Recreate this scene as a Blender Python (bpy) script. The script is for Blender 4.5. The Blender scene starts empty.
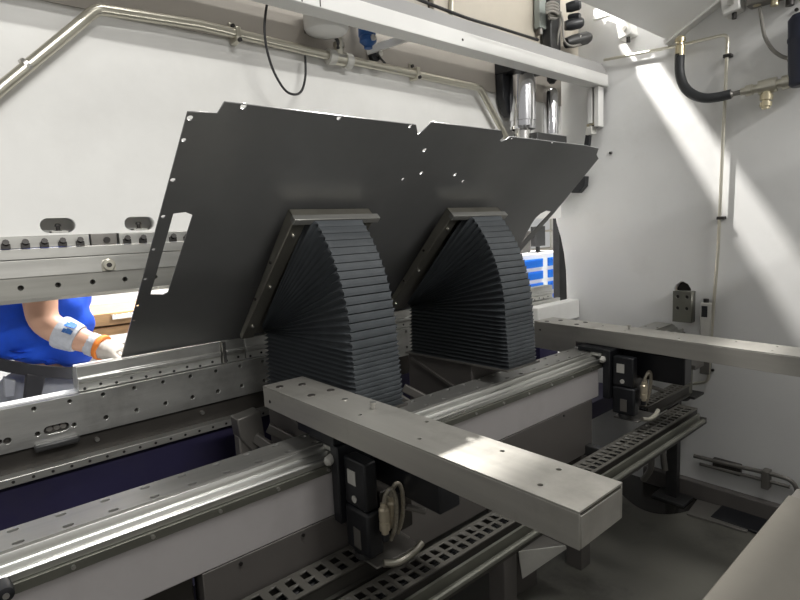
import bpy, bmesh, math, random
from mathutils import Vector, Matrix
random.seed(7)
C = bpy.context.scene.collection
R_ = math.radians
ZO = 1.6                      # eye height: all coordinates below are relative to the eye, z gets +ZO when built

# ------------------------------------------------------------------ camera model
CF, CA, CP, CR = 541.85, .859616, .12767, -.0446121
Fv = Vector((math.cos(CA)*math.cos(CP), math.sin(CA)*math.cos(CP), -math.sin(CP)))
Rv = Vector((math.sin(CA), -math.cos(CA), 0)); Uv = Rv.cross(Fv)
Rv, Uv = Rv*math.cos(CR)+Uv*math.sin(CR), -Rv*math.sin(CR)+Uv*math.cos(CR)

def P(u, v, X=None, Y=None, Z=None):
    """point seen at (u, v) of the photograph on the plane X=, Y= or Z="""
    d = Fv*CF + Rv*(u-400) + Uv*(300-v)
    s = X/d.x if X is not None else Y/d.y if Y is not None else Z/d.z
    return d*s

# ------------------------------------------------------------------ materials
def mat(name, col, rough=.5, metal=0., var=.08, scale=6., bump=0., bscale=40., stretch=None, spec=.5, rvar=.1, dirt=None):
    m = bpy.data.materials.new(name); m.use_nodes = True
    n = m.node_tree.nodes; l = m.node_tree.links
    b = n['Principled BSDF']
    b.inputs['Metallic'].default_value = metal
    b.inputs['Specular IOR Level'].default_value = spec
    tc = n.new('ShaderNodeTexCoord'); mp = n.new('ShaderNodeMapping')
    l.new(tc.outputs['Object'], mp.inputs['Vector'])
    if stretch: mp.inputs['Scale'].default_value = stretch
    nz = n.new('ShaderNodeTexNoise'); nz.inputs['Scale'].default_value = scale
    nz.inputs['Detail'].default_value = 6; nz.inputs['Roughness'].default_value = .6
    l.new(mp.outputs['Vector'], nz.inputs['Vector'])
    cr = n.new('ShaderNodeValToRGB')
    cr.color_ramp.elements[0].position = .3; cr.color_ramp.elements[1].position = .7
    cr.color_ramp.elements[0].color = tuple(max(0, c*(1-var)) for c in col)+(1,)
    cr.color_ramp.elements[1].color = tuple(min(1, c*(1+var)) for c in col)+(1,)
    l.new(nz.outputs['Fac'], cr.inputs['Fac'])
    out = cr.outputs['Color']
    if dirt:                                  # patches of grime with a shape of their own
        dc, dscale, lo, hi, amt = dirt
        n2 = n.new('ShaderNodeTexNoise'); n2.inputs['Scale'].default_value = dscale
        n2.inputs['Detail'].default_value = 8; n2.inputs['Roughness'].default_value = .65
        l.new(tc.outputs['Object'], n2.inputs['Vector'])
        mr = n.new('ShaderNodeMapRange'); mr.inputs['From Min'].default_value = lo
        mr.inputs['From Max'].default_value = hi; mr.inputs['To Max'].default_value = amt
        l.new(n2.outputs['Fac'], mr.inputs['Value'])
        mx = n.new('ShaderNodeMix'); mx.data_type = 'RGBA'
        l.new(mr.outputs['Result'], mx.inputs['Factor'])
        l.new(out, mx.inputs['A']); mx.inputs['B'].default_value = tuple(dc)+(1,)
        out = mx.outputs['Result']
    l.new(out, b.inputs['Base Color'])
    rr = n.new('ShaderNodeMapRange')
    rr.inputs['To Min'].default_value = max(.02, rough-rvar); rr.inputs['To Max'].default_value = min(1, rough+rvar)
    l.new(nz.outputs['Fac'], rr.inputs['Value']); l.new(rr.outputs['Result'], b.inputs['Roughness'])
    if bump:
        n3 = n.new('ShaderNodeTexNoise'); n3.inputs['Scale'].default_value = bscale
        l.new(mp.outputs['Vector'], n3.inputs['Vector'])
        bp = n.new('ShaderNodeBump'); bp.inputs['Strength'].default_value = bump; bp.inputs['Distance'].default_value = .01
        l.new(n3.outputs['Fac'], bp.inputs['Height']); l.new(bp.outputs['Normal'], b.inputs['Normal'])
    return m

M = dict(
 white=mat('white_machine_paint', (.72,.715,.69), .42, 0, .045, 3., .04, 30., dirt=((.58,.57,.54), 2.2, .46, .75, .5)),
 wallw=mat('side_frame_paint', (.75,.75,.74), .4, 0, .03, 2.5, .04, 26., dirt=((.52,.52,.48), 1.6, .52, .8, .45)),
 lilac=mat('pale_beam_paint', (.54,.515,.515), .42, 0, .04, 4., dirt=((.30,.28,.27), 2.5, .52, .8, .4)),
 traywhite=mat('tray_paint', (.68,.675,.655), .42, 0, .03, 4.),
 ramtan=mat('ram_upper_tan', (.38,.35,.31), .5, 0, .05, 4.),
 tan=mat('tan_valve_plate', (.46,.42,.355), .5, 0, .05, 5.),
 greyp=mat('grey_panel_paint', (.13,.12,.112), .5, 0, .08, 5.),
 traytop=mat('tray_lip_paint', (.29,.287,.283), .45, 0, .03, 4.),
 ground=mat('ground_bed_steel', (.68,.68,.65), .34, .85, .16, 5., .05, 60., (.4,3,3), dirt=((.16,.155,.14), 5., .5, .8, .55)),
 clampst=mat('clamp_steel', (.44,.435,.41), .36, .75, .16, 5., .0, 50., (.35,3,4), dirt=((.25,.24,.21), 4., .5, .8, .45)),
 rail=mat('rail_steel', (.62,.62,.59), .3, .85, .015, 6., 0, 60., (.3,4,4)),
 railtop=mat('rail_plate_steel', (.40,.395,.375), .42, .7, .12, 6., .0, 60., (.3,4,4)),
 raildk=mat('rail_side_steel', (.22,.22,.19), .42, .7, .12, 7.),
 punchst=mat('punch_steel', (.30,.295,.27), .4, .7, .16, 5., .0, 50., (.35,3,4)),
 brushed=mat('brushed_arm_steel', (.50,.485,.445), .42, .62, .06, 8., .0, 80., (6,.5,6), dirt=((.24,.225,.195), 5., .54, .75, .5)),
 bright=mat('bright_steel', (.75,.74,.71), .22, .95, .06, 8.),
 chrome=mat('chrome_rod', (.80,.80,.82), .13, 1., .03, 5., rvar=.03),
 tube=mat('stainless_tube', (.60,.575,.49), .3, .85, .03, 9., rvar=.03),
 brass=mat('brass_fitting', (.64,.57,.40), .3, .85, .1, 20.),
 sheet=mat('dark_sheet_steel', (.185,.187,.186), .33, .35, .1, 3., .02, 40., dirt=((.215,.21,.20), 2., .5, .75, .5)),
 frame=mat('follower_frame_steel', (.34,.325,.28), .34, .85, .1, 8.),
 bellow=mat('bellows_fabric', (.072,.08,.087), .42, 0, .12, 20., .05, 120.),
 black=mat('black_coating', (.014,.015,.018), .38, 0, .2, 14.),
 blackm=mat('black_satin_metal', (.045,.045,.045), .4, .3, .2, 14.),
 rubber=mat('black_rubber', (.03,.032,.035), .5, 0, .15, 20.),
 bolt=mat('dark_bolt', (.045,.042,.04), .45, .6, .2, 30.),
 boltb=mat('bright_bolt', (.60,.59,.56), .3, .9, .1, 30.),
 hole=mat('dark_bore', (.02,.02,.02), .7, 0, .1, 30.),
 blue=mat('dark_blue_paint', (.022,.019,.055), .42, 0, .12, 4., dirt=((.05,.045,.06), 3., .5, .8, .5)),
 recess=mat('oiled_dark_steel', (.055,.05,.045), .42, .4, .18, 6.),
 chain=mat('drag_chain_plastic', (.095,.09,.078), .5, 0, .12, 12.),
 chaindk=mat('drag_chain_tray', (.055,.052,.046), .5, .2, .12, 12.),
 cable=mat('grey_cable', (.22,.21,.19), .5, 0, .1, 30.),
 blackc=mat('black_cable', (.02,.02,.022), .4, 0, .1, 30.),
 braid=mat('braided_cable', (.33,.30,.24), .45, .4, .3, 140.),
 bluep=mat('blue_sensor_plastic', (.02,.09,.28), .4, 0, .1, 12.),
 cabb=mat('cabinet_blue', (.01,.17,.72), .4, 0, .04, 8.),
 cabw=mat('cabinet_white', (.80,.81,.82), .45, 0, .03, 8.),
 wood=mat('raw_wood', (.44,.27,.12), .6, 0, .25, 8., .1, 60., (1,8,8)),
 hallw=mat('hall_wall', (.85,.86,.87), .7, 0, .02, 2.),
 hallf=mat('hall_floor', (.55,.55,.54), .5, 0, .06, 2.),
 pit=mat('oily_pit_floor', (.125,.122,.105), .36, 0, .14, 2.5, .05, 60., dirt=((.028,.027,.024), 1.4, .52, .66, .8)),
 label=mat('grey_label', (.55,.54,.50), .5, 0, .05, 30.),
 shirt=mat('blue_cotton', (.004,.075,.62), .8, 0, .15, 9., .5, 11.),
 trouser=mat('grey_workwear', (.25,.26,.29), .85, 0, .1, 20., .25, 18.),
 trdark=mat('black_workwear', (.02,.02,.024), .8, 0, .1, 20.),
 skin=mat('skin', (.62,.36,.25), .5, 0, .06, 12.),
 sleeve=mat('knit_sleeve', (.48,.50,.55), .8, 0, .12, 60., .2, 120.),
 glove=mat('grey_glove_knit', (.50,.46,.42), .8, 0, .1, 60.),
 orange=mat('orange_glove_band', (.85,.25,.04), .7, 0, .08, 40.),
 hair=mat('brown_hair', (.06,.035,.02), .6, 0, .2, 60.),
 steelgrey=mat('grey_cast_steel', (.20,.19,.175), .45, .5, .1, 8.),
 lamp=None,
)
ml = bpy.data.materials.new('lamp_diffuser'); ml.use_nodes = True
b_ = ml.node_tree.nodes['Principled BSDF']; b_.inputs['Emission Color'].default_value = (1,.97,.92,1); b_.inputs['Emission Strength'].default_value = 8
M['lamp'] = ml

# ------------------------------------------------------------------ mesh builder
class MB:
    def __init__(s): s.v = []; s.f = []; s.fm = []; s.cur = 0; s.mats = []
    def use(s, m):
        if m not in s.mats: s.mats.append(m)
        s.cur = s.mats.index(m); return s
    def add(s, vs, fs):
        o = len(s.v); s.v += [Vector(p) for p in vs]
        for f in fs: s.f.append([o+i for i in f]); s.fm.append(s.cur)
        return s
    def hexa(s, p):            # 8 points: bottom loop then top loop
        return s.add(p, [(3,2,1,0),(4,5,6,7),(0,1,5,4),(1,2,6,5),(2,3,7,6),(3,0,4,7)])
    def box(s, x0,x1,y0,y1,z0,z1):
        return s.hexa([(x0,y0,z0),(x1,y0,z0),(x1,y1,z0),(x0,y1,z0),(x0,y0,z1),(x1,y0,z1),(x1,y1,z1),(x0,y1,z1)])
    def obox(s, c, ax, ay, az, hx, hy, hz):
        c = Vector(c); ax=Vector(ax).normalized(); ay=Vector(ay).normalized(); az=Vector(az).normalized()
        q = [c+ax*(sx*hx)+ay*(sy*hy)+az*(sz*hz) for sz in (-1,1) for sx,sy in ((-1,-1),(1,-1),(1,1),(-1,1))]
        return s.hexa(q)
    def bar(s, a, b, w, h, up=(0,0,1)):
        a=Vector(a); b=Vector(b); ax=(b-a); L=ax.length; ax.normalize()
        up=Vector(up); ay=up.cross(ax)
        if ay.length<1e-4: ay=Vector((1,0,0)).cross(ax)
        ay.normalize(); az=ax.cross(ay)
        return s.obox((a+b)/2, ax, ay, az, L/2, w/2, h/2)
    def lathe(s, p0, p1, prof, seg=20):
        """prof: list of (t along p0->p1 in metres, radius)"""
        p0=Vector(p0); ax=(Vector(p1)-p0).normalized()
        t=Vector((1,0,0)) if abs(ax.x)<.9 else Vector((0,1,0))
        a=ax.cross(t).normalized(); b=ax.cross(a)
        vs=[]; fs=[]
        for (h,r) in prof:
            for k in range(seg):
                an=2*math.pi*k/seg
                vs.append(p0+ax*h+(a*math.cos(an)+b*math.sin(an))*r)
        n=len(prof)
        for i in range(n-1):
            for k in range(seg):
                k2=(k+1)%seg
                fs.append((i*seg+k,i*seg+k2,(i+1)*seg+k2,(i+1)*seg+k))
        fs.append(tuple(range(seg-1,-1,-1))); fs.append(tuple((n-1)*seg+k for k in range(seg)))
        return s.add(vs,fs)
    def cyl(s, p0, p1, r, seg=18):
        L=(Vector(p1)-Vector(p0)).length
        return s.lathe(p0,p1,[(0,r),(L,r)],seg)
    def tube(s, pts, r, seg=10):
        pts=[Vector(p) for p in pts]; n=len(pts); vs=[]; fs=[]; prev=None
        for i,p in enumerate(pts):
            d=(pts[min(i+1,n-1)]-pts[max(i-1,0)]).normalized()
            if prev is None:
                t=Vector((0,0,1)) if abs(d.z)<.9 else Vector((1,0,0))
                a=d.cross(t).normalized()
            else: a=(prev-d*prev.dot(d)).normalized()
            prev=a; b=d.cross(a)
            for k in range(seg):
                an=2*math.pi*k/seg; vs.append(p+(a*math.cos(an)+b*math.sin(an))*r)
        for i in range(n-1):
            for k in range(seg):
                k2=(k+1)%seg; fs.append((i*seg+k,i*seg+k2,(i+1)*seg+k2,(i+1)*seg+k))
        fs.append(tuple(range(seg-1,-1,-1))); fs.append(tuple((n-1)*seg+k for k in range(seg)))
        return s.add(vs,fs)
    def prism(s, poly, vec):   # poly: 3D points in a plane, extruded by vec
        n=len(poly); vec=Vector(vec); a=[Vector(p) for p in poly]
        return s.add(a+[p+vec for p in a], [tuple(range(n-1,-1,-1)), tuple(range(n,2*n))]+[(i,(i+1)%n,n+(i+1)%n,n+i) for i in range(n)])
    def xprof(s, prof, x0, x1):  # profile in (Y, z) swept along X
        return s.prism([(x0,y,z) for y,z in prof], (x1-x0,0,0))
    def build(s, name, m=None, parent=None, bev=0., smooth=True, ang=32, seg=2):
        me=bpy.data.meshes.new(name)
        if m is not None and not s.mats: s.mats=[m]
        mats=s.mats
        vs=[p+Vector((0,0,ZO)) for p in s.v]
        if parent is not None: org=world(parent)
        else:
            org=Vector(((min(p.x for p in vs)+max(p.x for p in vs))/2,(min(p.y for p in vs)+max(p.y for p in vs))/2,min(p.z for p in vs)))
        me.from_pydata([p-org for p in vs],[],s.f)
        for q in mats: me.materials.append(M[q] if isinstance(q,str) else q)
        me.polygons.foreach_set('material_index', s.fm)
        bm=bmesh.new(); bm.from_mesh(me); bmesh.ops.recalc_face_normals(bm, faces=bm.faces); bm.to_mesh(me); bm.free()
        return finish(name, me, parent, org, bev, smooth, ang, seg)

def world(o):
    p=o.location.copy()
    while o.parent: o=o.parent; p+=o.location
    return p
def finish(name, me, parent, org, bev, smooth, ang=32, seg=2):
    if smooth:
        me.polygons.foreach_set('use_smooth',[True]*len(me.polygons)); me.set_sharp_from_angle(angle=R_(ang))
    o=bpy.data.objects.new(name, me); C.objects.link(o)
    if parent is not None: o.parent=parent
    else: o.location=org
    if bev:
        b=o.modifiers.new('bevel','BEVEL'); b.width=bev; b.segments=seg; b.limit_method='ANGLE'; b.angle_limit=R_(40); b.harden_normals=False
    return o
def tag(o, label=None, cat=None, group=None, kind=None):
    if label: o['label']=label
    if cat: o['category']=cat
    if group: o['group']=group
    if kind: o['kind']=kind
    return o
def thing(name, label, cat, loc, group=None):
    o=bpy.data.objects.new(name,None); C.objects.link(o); o.location=Vector(loc)+Vector((0,0,ZO)); o.empty_display_size=.05
    return tag(o,label,cat,group)
def copy_tree(o, parent=None, d=None):
    c=o.copy(); C.objects.link(c)
    if parent is not None: c.parent=parent
    if d is not None: c.location=o.location+Vector(d)
    for ch in list(o.children): copy_tree(ch,c)
    return c

def circle(cx, cy, r, n=14): return [(cx+r*math.cos(2*math.pi*k/n), cy+r*math.sin(2*math.pi*k/n)) for k in range(n)]
def obround(x0,x1,y0,y1,n=8):
    r=(y1-y0)/2; cy=(y0+y1)/2; q=[]
    for k in range(n+1):
        a=-math.pi/2+math.pi*k/n; q.append((x1-r+r*math.cos(a),cy+r*math.sin(a)))
    for k in range(n+1):
        a=math.pi/2+math.pi*k/n; q.append((x0+r+r*math.cos(a),cy+r*math.sin(a)))
    return q
def plate(name, m, outline, holes, org, ax, ay, thick, parent=None, bev=0.):
    """flat plate with real through-holes: 2D outline/holes in the (ax, ay) plane at org, extruded from 0 to thick along ax x ay"""
    cu=bpy.data.curves.new('c','CURVE'); cu.dimensions='2D'; cu.fill_mode='BOTH'; cu.extrude=abs(thick)/2
    for loop in [outline]+holes:
        sp=cu.splines.new('POLY'); sp.points.add(len(loop)-1)
        for i,(x,y) in enumerate(loop): sp.points[i].co=(x,y,0,1)
        sp.use_cyclic_u=True
    ob=bpy.data.objects.new('c',cu); C.objects.link(ob)
    dg=bpy.context.evaluated_depsgraph_get(); dg.update()
    me=bpy.data.meshes.new_from_object(ob.evaluated_get(dg)); me.name=name
    bpy.data.objects.remove(ob); bpy.data.curves.remove(cu)
    ax=Vector(ax).normalized(); ay=Vector(ay).normalized(); az=ax.cross(ay)
    T=Vector(org)+Vector((0,0,ZO))
    pts=[T+ax*v.co.x+ay*v.co.y+az*(v.co.z+thick/2) for v in me.vertices]
    o_=world(parent) if parent is not None else Vector((sum(p.x for p in pts)/len(pts), sum(p.y for p in pts)/len(pts), min(p.z for p in pts)))
    for v,p in zip(me.vertices,pts): v.co=p-o_
    bm=bmesh.new(); bm.from_mesh(me); bmesh.ops.remove_doubles(bm,verts=bm.verts,dist=1e-5); bmesh.ops.recalc_face_normals(bm, faces=bm.faces); bm.to_mesh(me); bm.free()
    me.materials.clear(); me.materials.append(M[m])
    return finish(name,me,parent,o_,bev,False)
def smooth_path(pts, n=8):
    pts=[Vector(p) for p in pts]; out=[]
    for i in range(len(pts)-1):
        p0=pts[max(i-1,0)];p1=pts[i];p2=pts[i+1];p3=pts[min(i+2,len(pts)-1)]
        for k in range(n):
            t=k/n
            out.append(.5*((2*p1)+(p2-p0)*t+(2*p0-5*p1+4*p2-p3)*t*t+(3*p1-p0-3*p2+p3)*t**3))
    return out+[pts[-1]]
def round_path(pts, r=.04, n=5):
    pts=[Vector(p) for p in pts]; out=[pts[0]]
    for a,b,c in zip(pts,pts[1:],pts[2:]):
        d1=(a-b); d2=(c-b); q=min(r,d1.length*.45,d2.length*.45)
        s=b+d1.normalized()*q; e=b+d2.normalized()*q
        for k in range(n+1):
            t=k/n; out.append((1-t)**2*s+2*t*(1-t)*b+t*t*e)
    return out+[pts[-1]]

XW=3.2        # inner face of the right side frame
YB=2.0        # rear face of bed and ram
XL=-1.6       # everything along the machine runs on past the left of the frame

# ================================================================== setting
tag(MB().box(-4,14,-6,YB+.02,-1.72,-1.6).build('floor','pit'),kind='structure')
tag(MB().box(-4,14,YB+.02,9,-1.72,-1.6).build('floor','hallf'),kind='structure')
tag(MB().box(-4,14,9,9.1,-1.6,2.2).build('wall_front','hallw'),kind='structure')

# ================================================================== side frame on the right (C-shaped plate)
def yz(u,v): p=P(u,v,X=XW); return (p.y,p.z)
out=[(-1.2,-1.6),(-1.2,2.2),(2.9,2.2),(2.9,.42),(2.3,.40)]+[yz(590,160),yz(575,183),yz(563,198),yz(555,213),yz(557,224),yz(561,238),yz(564,253),yz(566,270),yz(567,297),yz(566,312),yz(560,325)]+[(2.13,-.74),(2.9,-.76),(2.9,-1.6)]
sl=[yz(673,284),yz(691,284)]
slot=[(p.y,p.z) for p in [P(u,v,X=XW) for u,v in ((673,317),(673,289),(676,284),(682,281),(688,284),(691,289),(691,317))]]
sf=thing('machine_side_frame','large white painted C-shaped steel side plate on the right, with a curved throat','machine frame',(XW+.04,.9,-1.6))
plate('frame_plate','wallw',out,[slot],(XW,0,0),(0,1,0),(0,0,1),.09,sf)
MB().box(XW+.06,XW+.088,1.18,1.40,-.7,-.3).build('slot_backing','recess',sf)
# base rail and low skirting
MB().xprof([(-1.0,-1.6),(1.45,-1.6),(1.45,-1.50),(-1.0,-1.50)],XW-.05,XW+.0).build('base_rail','greyp',sf,.006)

# --- items on the side frame
def wp(u,v,d=.02): return P(u,v,X=XW-d)
def wtube(name,pix,r,m,label,cat,d=.02,rad=.05,smooth=False,group=None):
    pts=[wp(p[0],p[1],p[2] if len(p)>2 else d) for p in pix]
    pts=smooth_path(pts) if smooth else round_path(pts,rad)
    return tag(MB().tube(pts,r).build(name,m),label,cat,group)
lube=thing('lubrication_pipe','thin steel pipe running level then straight down the white side plate','pipe',wp(717,260,.02))
MB().tube(round_path([wp(604,60,.03),wp(672,47,.03),wp(728,34,.03),wp(723,140,.03),wp(718,250,.03),wp(714,300,.03),wp(708,382,.03),wp(690,384,.03)],.03),.008).build('pipe_run','tube',lube)
for u,v in ((726,56),(719.5,218)):
    c=wp(u,v,.03); MB().box(XW-.04,XW-.001,c.y-.024,c.y+.012,c.z-.008,c.z+.008).build('pipe_clip','bolt',lube,.002)
hose=thing('hydraulic_hose','thick black rubber hose curving from a brass nut to a grimy tee fitting','hose',wp(690,90,.1))
MB().tube(smooth_path([wp(680,54,.09),wp(679.5,62,.09),wp(680,74,.09),wp(684,86,.10),wp(692,94,.11),wp(704,98,.11),wp(718,97,.10),wp(731,94,.09)]),.024,14).build('hose_body','rubber',hose)
a=wp(680.5,36,.09); b=wp(680,56,.09)
MB().lathe(a,b,[(0,.014),(.012,.026),(.03,.026),(.034,.018),(.045,.018),(.05,.024),((b-a).length,.024)],14).build('hose_nut','brass',hose)
a=wp(731,94.5,.09); b=wp(743,91.5,.08)
MB().lathe(a,b,[(0,.02),(.01,.012),((b-a).length,.012)],12).build('hose_tail','steelgrey',hose)
fit=thing('valve_fitting','grimy steel tee fitting with a brass plug hanging below it','pipe fitting',wp(766,95,.08))
a=wp(741,92,.08); b=wp(796,80,.07); L=(b-a).length
MB().lathe(a,b,[(0,.018),(.02,.018),(.021,.026),(.05,.026),(.051,.02),(.075,.02),(.076,.034),(.12,.036),(.15,.034),(.151,.022),(.17,.022),(.171,.032),(.20,.032),(.201,.02),(L,.02)],14).build('tee_body','tube',fit)
a=wp(767,90,.08); b=wp(765.5,109,.08); L=(b-a).length
MB().lathe(a,b,[(0,.02),(.02,.02),(.021,.028),(.045,.028),(.046,.018),(.055,.018),(.056,.026),(.075,.026),(.076,.018),(L,.018)],12).build('plug','brass',fit)
acc=thing('pressure_cylinder','dark blue-black cylinder upright against the side plate at the picture edge','cylinder',wp(801,80,.06))
a=wp(801,86,.07); b=wp(801,14,.07); L=(b-a).length
MB().lathe(a,b,[(0,.035),(.01,.05),(L*.62,.05),(L*.64,.053),(L*.68,.053),(L*.7,.05),(L-.02,.05),(L,.035)],20).build('cylinder_body',mat('navy_black',(.012,.016,.035),.4),acc)
wtube('signal_cable',[(760,8,.05),(762,22,.06),(765,37,.07),(772,49,.07),(781,56,.07),(789,58.5,.06)],.0085,'cable','thin grey cable looping down to the dark upright cylinder','cable',smooth=True)
a=wp(788,58.5,.06); b=wp(797,57.5,.06)
MBx=MB().cyl(a,b,.016,10).build('cable_gland','bright',acc)
jb=thing('junction_block','olive and steel terminal block cut off by the top edge of the picture','connector',wp(770,0,.05))
c=wp(772,-3,.04); MB().box(XW-.08,XW-.001,c.y-.16,c.y+.1,c.z-.02,c.z+.09).build('block_body','steelgrey',jb,.008)
for k,u in enumerate((757,775,790)):
    p=wp(u,3,.05); MB().cyl(p+Vector((0,0,.02)),p-Vector((0,0,.012)),.018,12).build('terminal','brass' if k<2 else 'bolt',jb)
def wall_bracket(u,v,label):
    c=wp(u,v,.0); t=thing('wall_bracket',label,'bracket',c,'white brackets on the side plate')
    MB().xprof([(c.y-.045,c.z-.04),(c.y+.035,c.z-.055),(c.y+.05,c.z+.03),(c.y-.03,c.z+.06)],XW-.08,XW-.001).build('bracket_body','white',t,.008)
    MB().cyl((XW-.098,c.y-.005,c.z-.005),(XW-.08,c.y-.005,c.z-.005),.015,6).build('bolt_head','boltb',t)
    MB().cyl((XW-.05,c.y-.01,c.z-.075),(XW-.05,c.y-.01,c.z-.045),.011,10).build('set_screw','bolt',t)
wall_bracket(631,31,'white cover bracket with bolt, just under the left edge of the sloping cover')
wall_bracket(736,6,'white cover bracket with bolt, cut by the top edge, right of the sloping cover')
# sloping top cover
A=P(672,42,X=XW-.01); A0=P(723,2,X=XW-.01); dv=(A0-A).normalized()
tc=thing('sloping_cover','pale grey sloping sheet cover over the top right corner, edged with a white strip','machine cover',A)
q=A+dv*1.05
MB().prism([A,A+Vector((-1.3,0,0)),Vector((A.x-1.3,q.y,q.z)),q],Vector((0,.012,.02))).build('cover_panel',mat('cover_paint',(.86,.855,.83),.45,0,.03,3.),tc)
nn=Vector((1,0,0)).cross(dv).normalized()
MB().obox(A+dv*.26+Vector((-.03,0,0)),(1,0,0),dv,nn,.03,.28,.012).build('edge_strip','white',tc,.002)
# hanging white tabs just left of the cover
t=thing('light_tab','small bright cream tab folded out above the end of the white tray','bracket',P(600,14,X=3.1))
MB().prism([P(594,9,X=3.1),P(610,15,X=3.1),P(592,20,X=3.1)],(.06,.01,.01)).build('tab_plate','white',t)

# door switch
ds=thing('door_switch','slim grey safety switch with a black label, mounted upright beside the thin pipe','switch',wp(708,335,.02))
a=wp(707.5,302,.0); c=wp(708,337,.0)
MB().box(XW-.045,XW-.001,c.y-.028,c.y+.028,c.z,a.z).build('switch_body','label',ds,.006)
for k in range(1):
    d0=wp(708,305,0); d1=wp(708,316,0)
    MB().box(XW-.047,XW-.0455,d0.y-.014,d0.y+.016,d1.z,d0.z).build('switch_label','black',ds)
MB().cyl((XW-.02,a.y,a.z),(XW-.02,a.y,a.z+.02),.014,10).build('switch_knob','bolt',ds)
c=wp(706,371,0); MB().box(XW-.04,XW-.001,c.y-.03,c.y+.02,c.z-.01,c.z+.12).build('switch_catch','steelgrey',ds,.005)
for u,v in ((797,10),(713,370),(611,153)):
    c=wp(u,v,0); tag(MB().cyl((XW-.012,c.y,c.z),(XW+.001,c.y,c.z),.008,8).build('screw','bolt'),{797:'small dark screw at the top right corner of the side plate',713:'small dark screw right of the lower end of the door switch',611:'small dark screw on the side plate right of the tip of the dark sheet'}[u],'screw')
# low conduits
cd=thing('floor_conduit','pair of thin grey conduits low on the side plate, bending down at the right','pipe',wp(770,480,.04))
MB().tube(round_path([wp(694,456,.03),wp(740,467,.03),wp(768,473,.03),wp(796,481,.03),wp(798,505,.03)],.06),.011).build('upper_conduit','steelgrey',cd)
MB().tube(round_path([wp(700,464,.03),wp(740,474,.03),wp(768,481,.03),wp(790,487,.03)],.06),.009).build('lower_conduit','steelgrey',cd)
c=wp(768,477,0); MB().box(XW-.055,XW-.001,c.y-.018,c.y+.018,c.z-.05,c.z+.05).build('conduit_clamp','steelgrey',cd,.005)
c=wp(728,466,0); MB().box(XW-.03,XW-.001,c.y-.07,c.y+.07,c.z-.03,c.z+.035).build('junction_clip','recess',cd,.005)

# ================================================================== ram
ram=thing('press_ram','huge white painted upper beam of the press, filling the upper left','machine beam',(.6,YB+.05,.04))
holes=[]
def hx(u,v): p=P(u,v,Y=YB); return (p.x,p.z)
z0,z1=.040,.086
for x in (.272,.513,-.02,):
    holes.append(obround(x,x+.098,z0,z1))
RT1,RT2=1.38,1.632
outline=[(XL,.033),(3.14,.033),(3.14,RT2),(1.95,RT2),(1.95,RT1),(XL,RT1)]
plate('ram_plate','white',outline,[[(x,z) for x,z in h] for h in holes],(0,YB+.05,0),(1,0,0),(0,0,1),.05,ram)   # ax x ay = -Y
MB().box(XL,3.14,YB+.051,YB+.10,.100,RT1).box(XL,3.14,YB+.102,YB+.15,.034,.100).build('ram_backing','white',ram)
for x in (.272,.513,-.02):
    c=Vector((x+.052,YB+.028,.04))
    MB().lathe(c,c+Vector((0,0,.035)),[(0,.010),(.008,.010),(.009,.006),(.02,.006),(.021,.010),(.028,.008),(.03,.004)],10).build('clamp_bolt','bolt',ram)
    MB().box(x+.03,x+.074,YB+.005,YB+.05,.041,.046).build('clamp_foot','clampst',ram)
MB().box(XL,3.14,YB-.006,YB-.0002,.735,RT1-.002).build('upper_tan_layer','ramtan',ram)  # thin darker tan layer over the upper ram face
# tool clamp below the ram
tcl=thing('tool_clamp','long ground steel tool clamp bar under the white ram, with a row of black screws','tool clamp',(.6,YB,.0))
def segs(): return [(XL,.401),(.489,2.7)]
for x0,x1 in segs(): MB().box(x0,x1,YB-.012,YB+.10,-.004,.0325).build('clamp_strip','clampst',tcl,.002)
MB().box(.406,.484,YB-.006,YB+.10,-.004,.0325).build('clamp_block','steelgrey',tcl,.002)
c=Vector((.452,YB-.006,.012)); MB().cyl(c,c+Vector((0,-.008,0)),.010,12).build('block_screw','bolt',tcl)
for i in range(-8,14):
    x=.178+.0485*i
    if .39<x<.50: continue
    if i>4: x=.511+.050*(i-7)
    if x>.85: break
    c=Vector((x,YB-.012,.004))
    MB().box(c.x-.011,c.x+.011,c.y-.014,c.y,-.004,.012).cyl(c+Vector((0,-.004,.006)),c+Vector((0,-.020,.013)),.009,8).build('clamp_screw','bolt',tcl)
MB().box(XL,2.7,YB-.02,YB+.06,-.0375,-.0045).build('upper_jaw','bright' if 0 else 'clampst',tcl,.002)
MB().box(XL,2.7,YB-.018,YB+.06,-.092,-.0385).build('lower_jaw','clampst',tcl,.002)
c=Vector((.446,YB-.018,-.07)); MB().lathe(c,c+Vector((0,-.012,0)),[(0,.020),(.009,.020),(.012,.016)],20).box(c.x-.02,c.x+.02,c.y-.008,c.y,-.088,-.07).build('safety_latch','tube',tcl)
MB().cyl(c+Vector((0,-.012,0)),c+Vector((0,-.016,0)),.008,10).build('latch_pin','bolt',tcl)
pun=thing('upper_punch','ground steel bending punch gripped in the clamp bar, with a line of screw holes','bending tool',(.6,YB+.02,-.156))
hl=[circle(.201+.097*i,-.122,.0085,12) for i in range(-5,9)]
plate('punch_plate','punchst',[(XL,-.156),(2.7,-.156),(2.7,-.093),(XL,-.093)],hl,(0,YB+.012,0),(1,0,0),(0,0,1),.03,pun)
MB().box(XL,2.7,YB+.013,YB+.045,-.152,-.093).build('punch_core','recess',pun)
MB().xprof([(YB+.012,-.156),(YB+.03,-.172),(YB+.045,-.156)],XL,2.7).build('punch_nose','punchst',pun)

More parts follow.
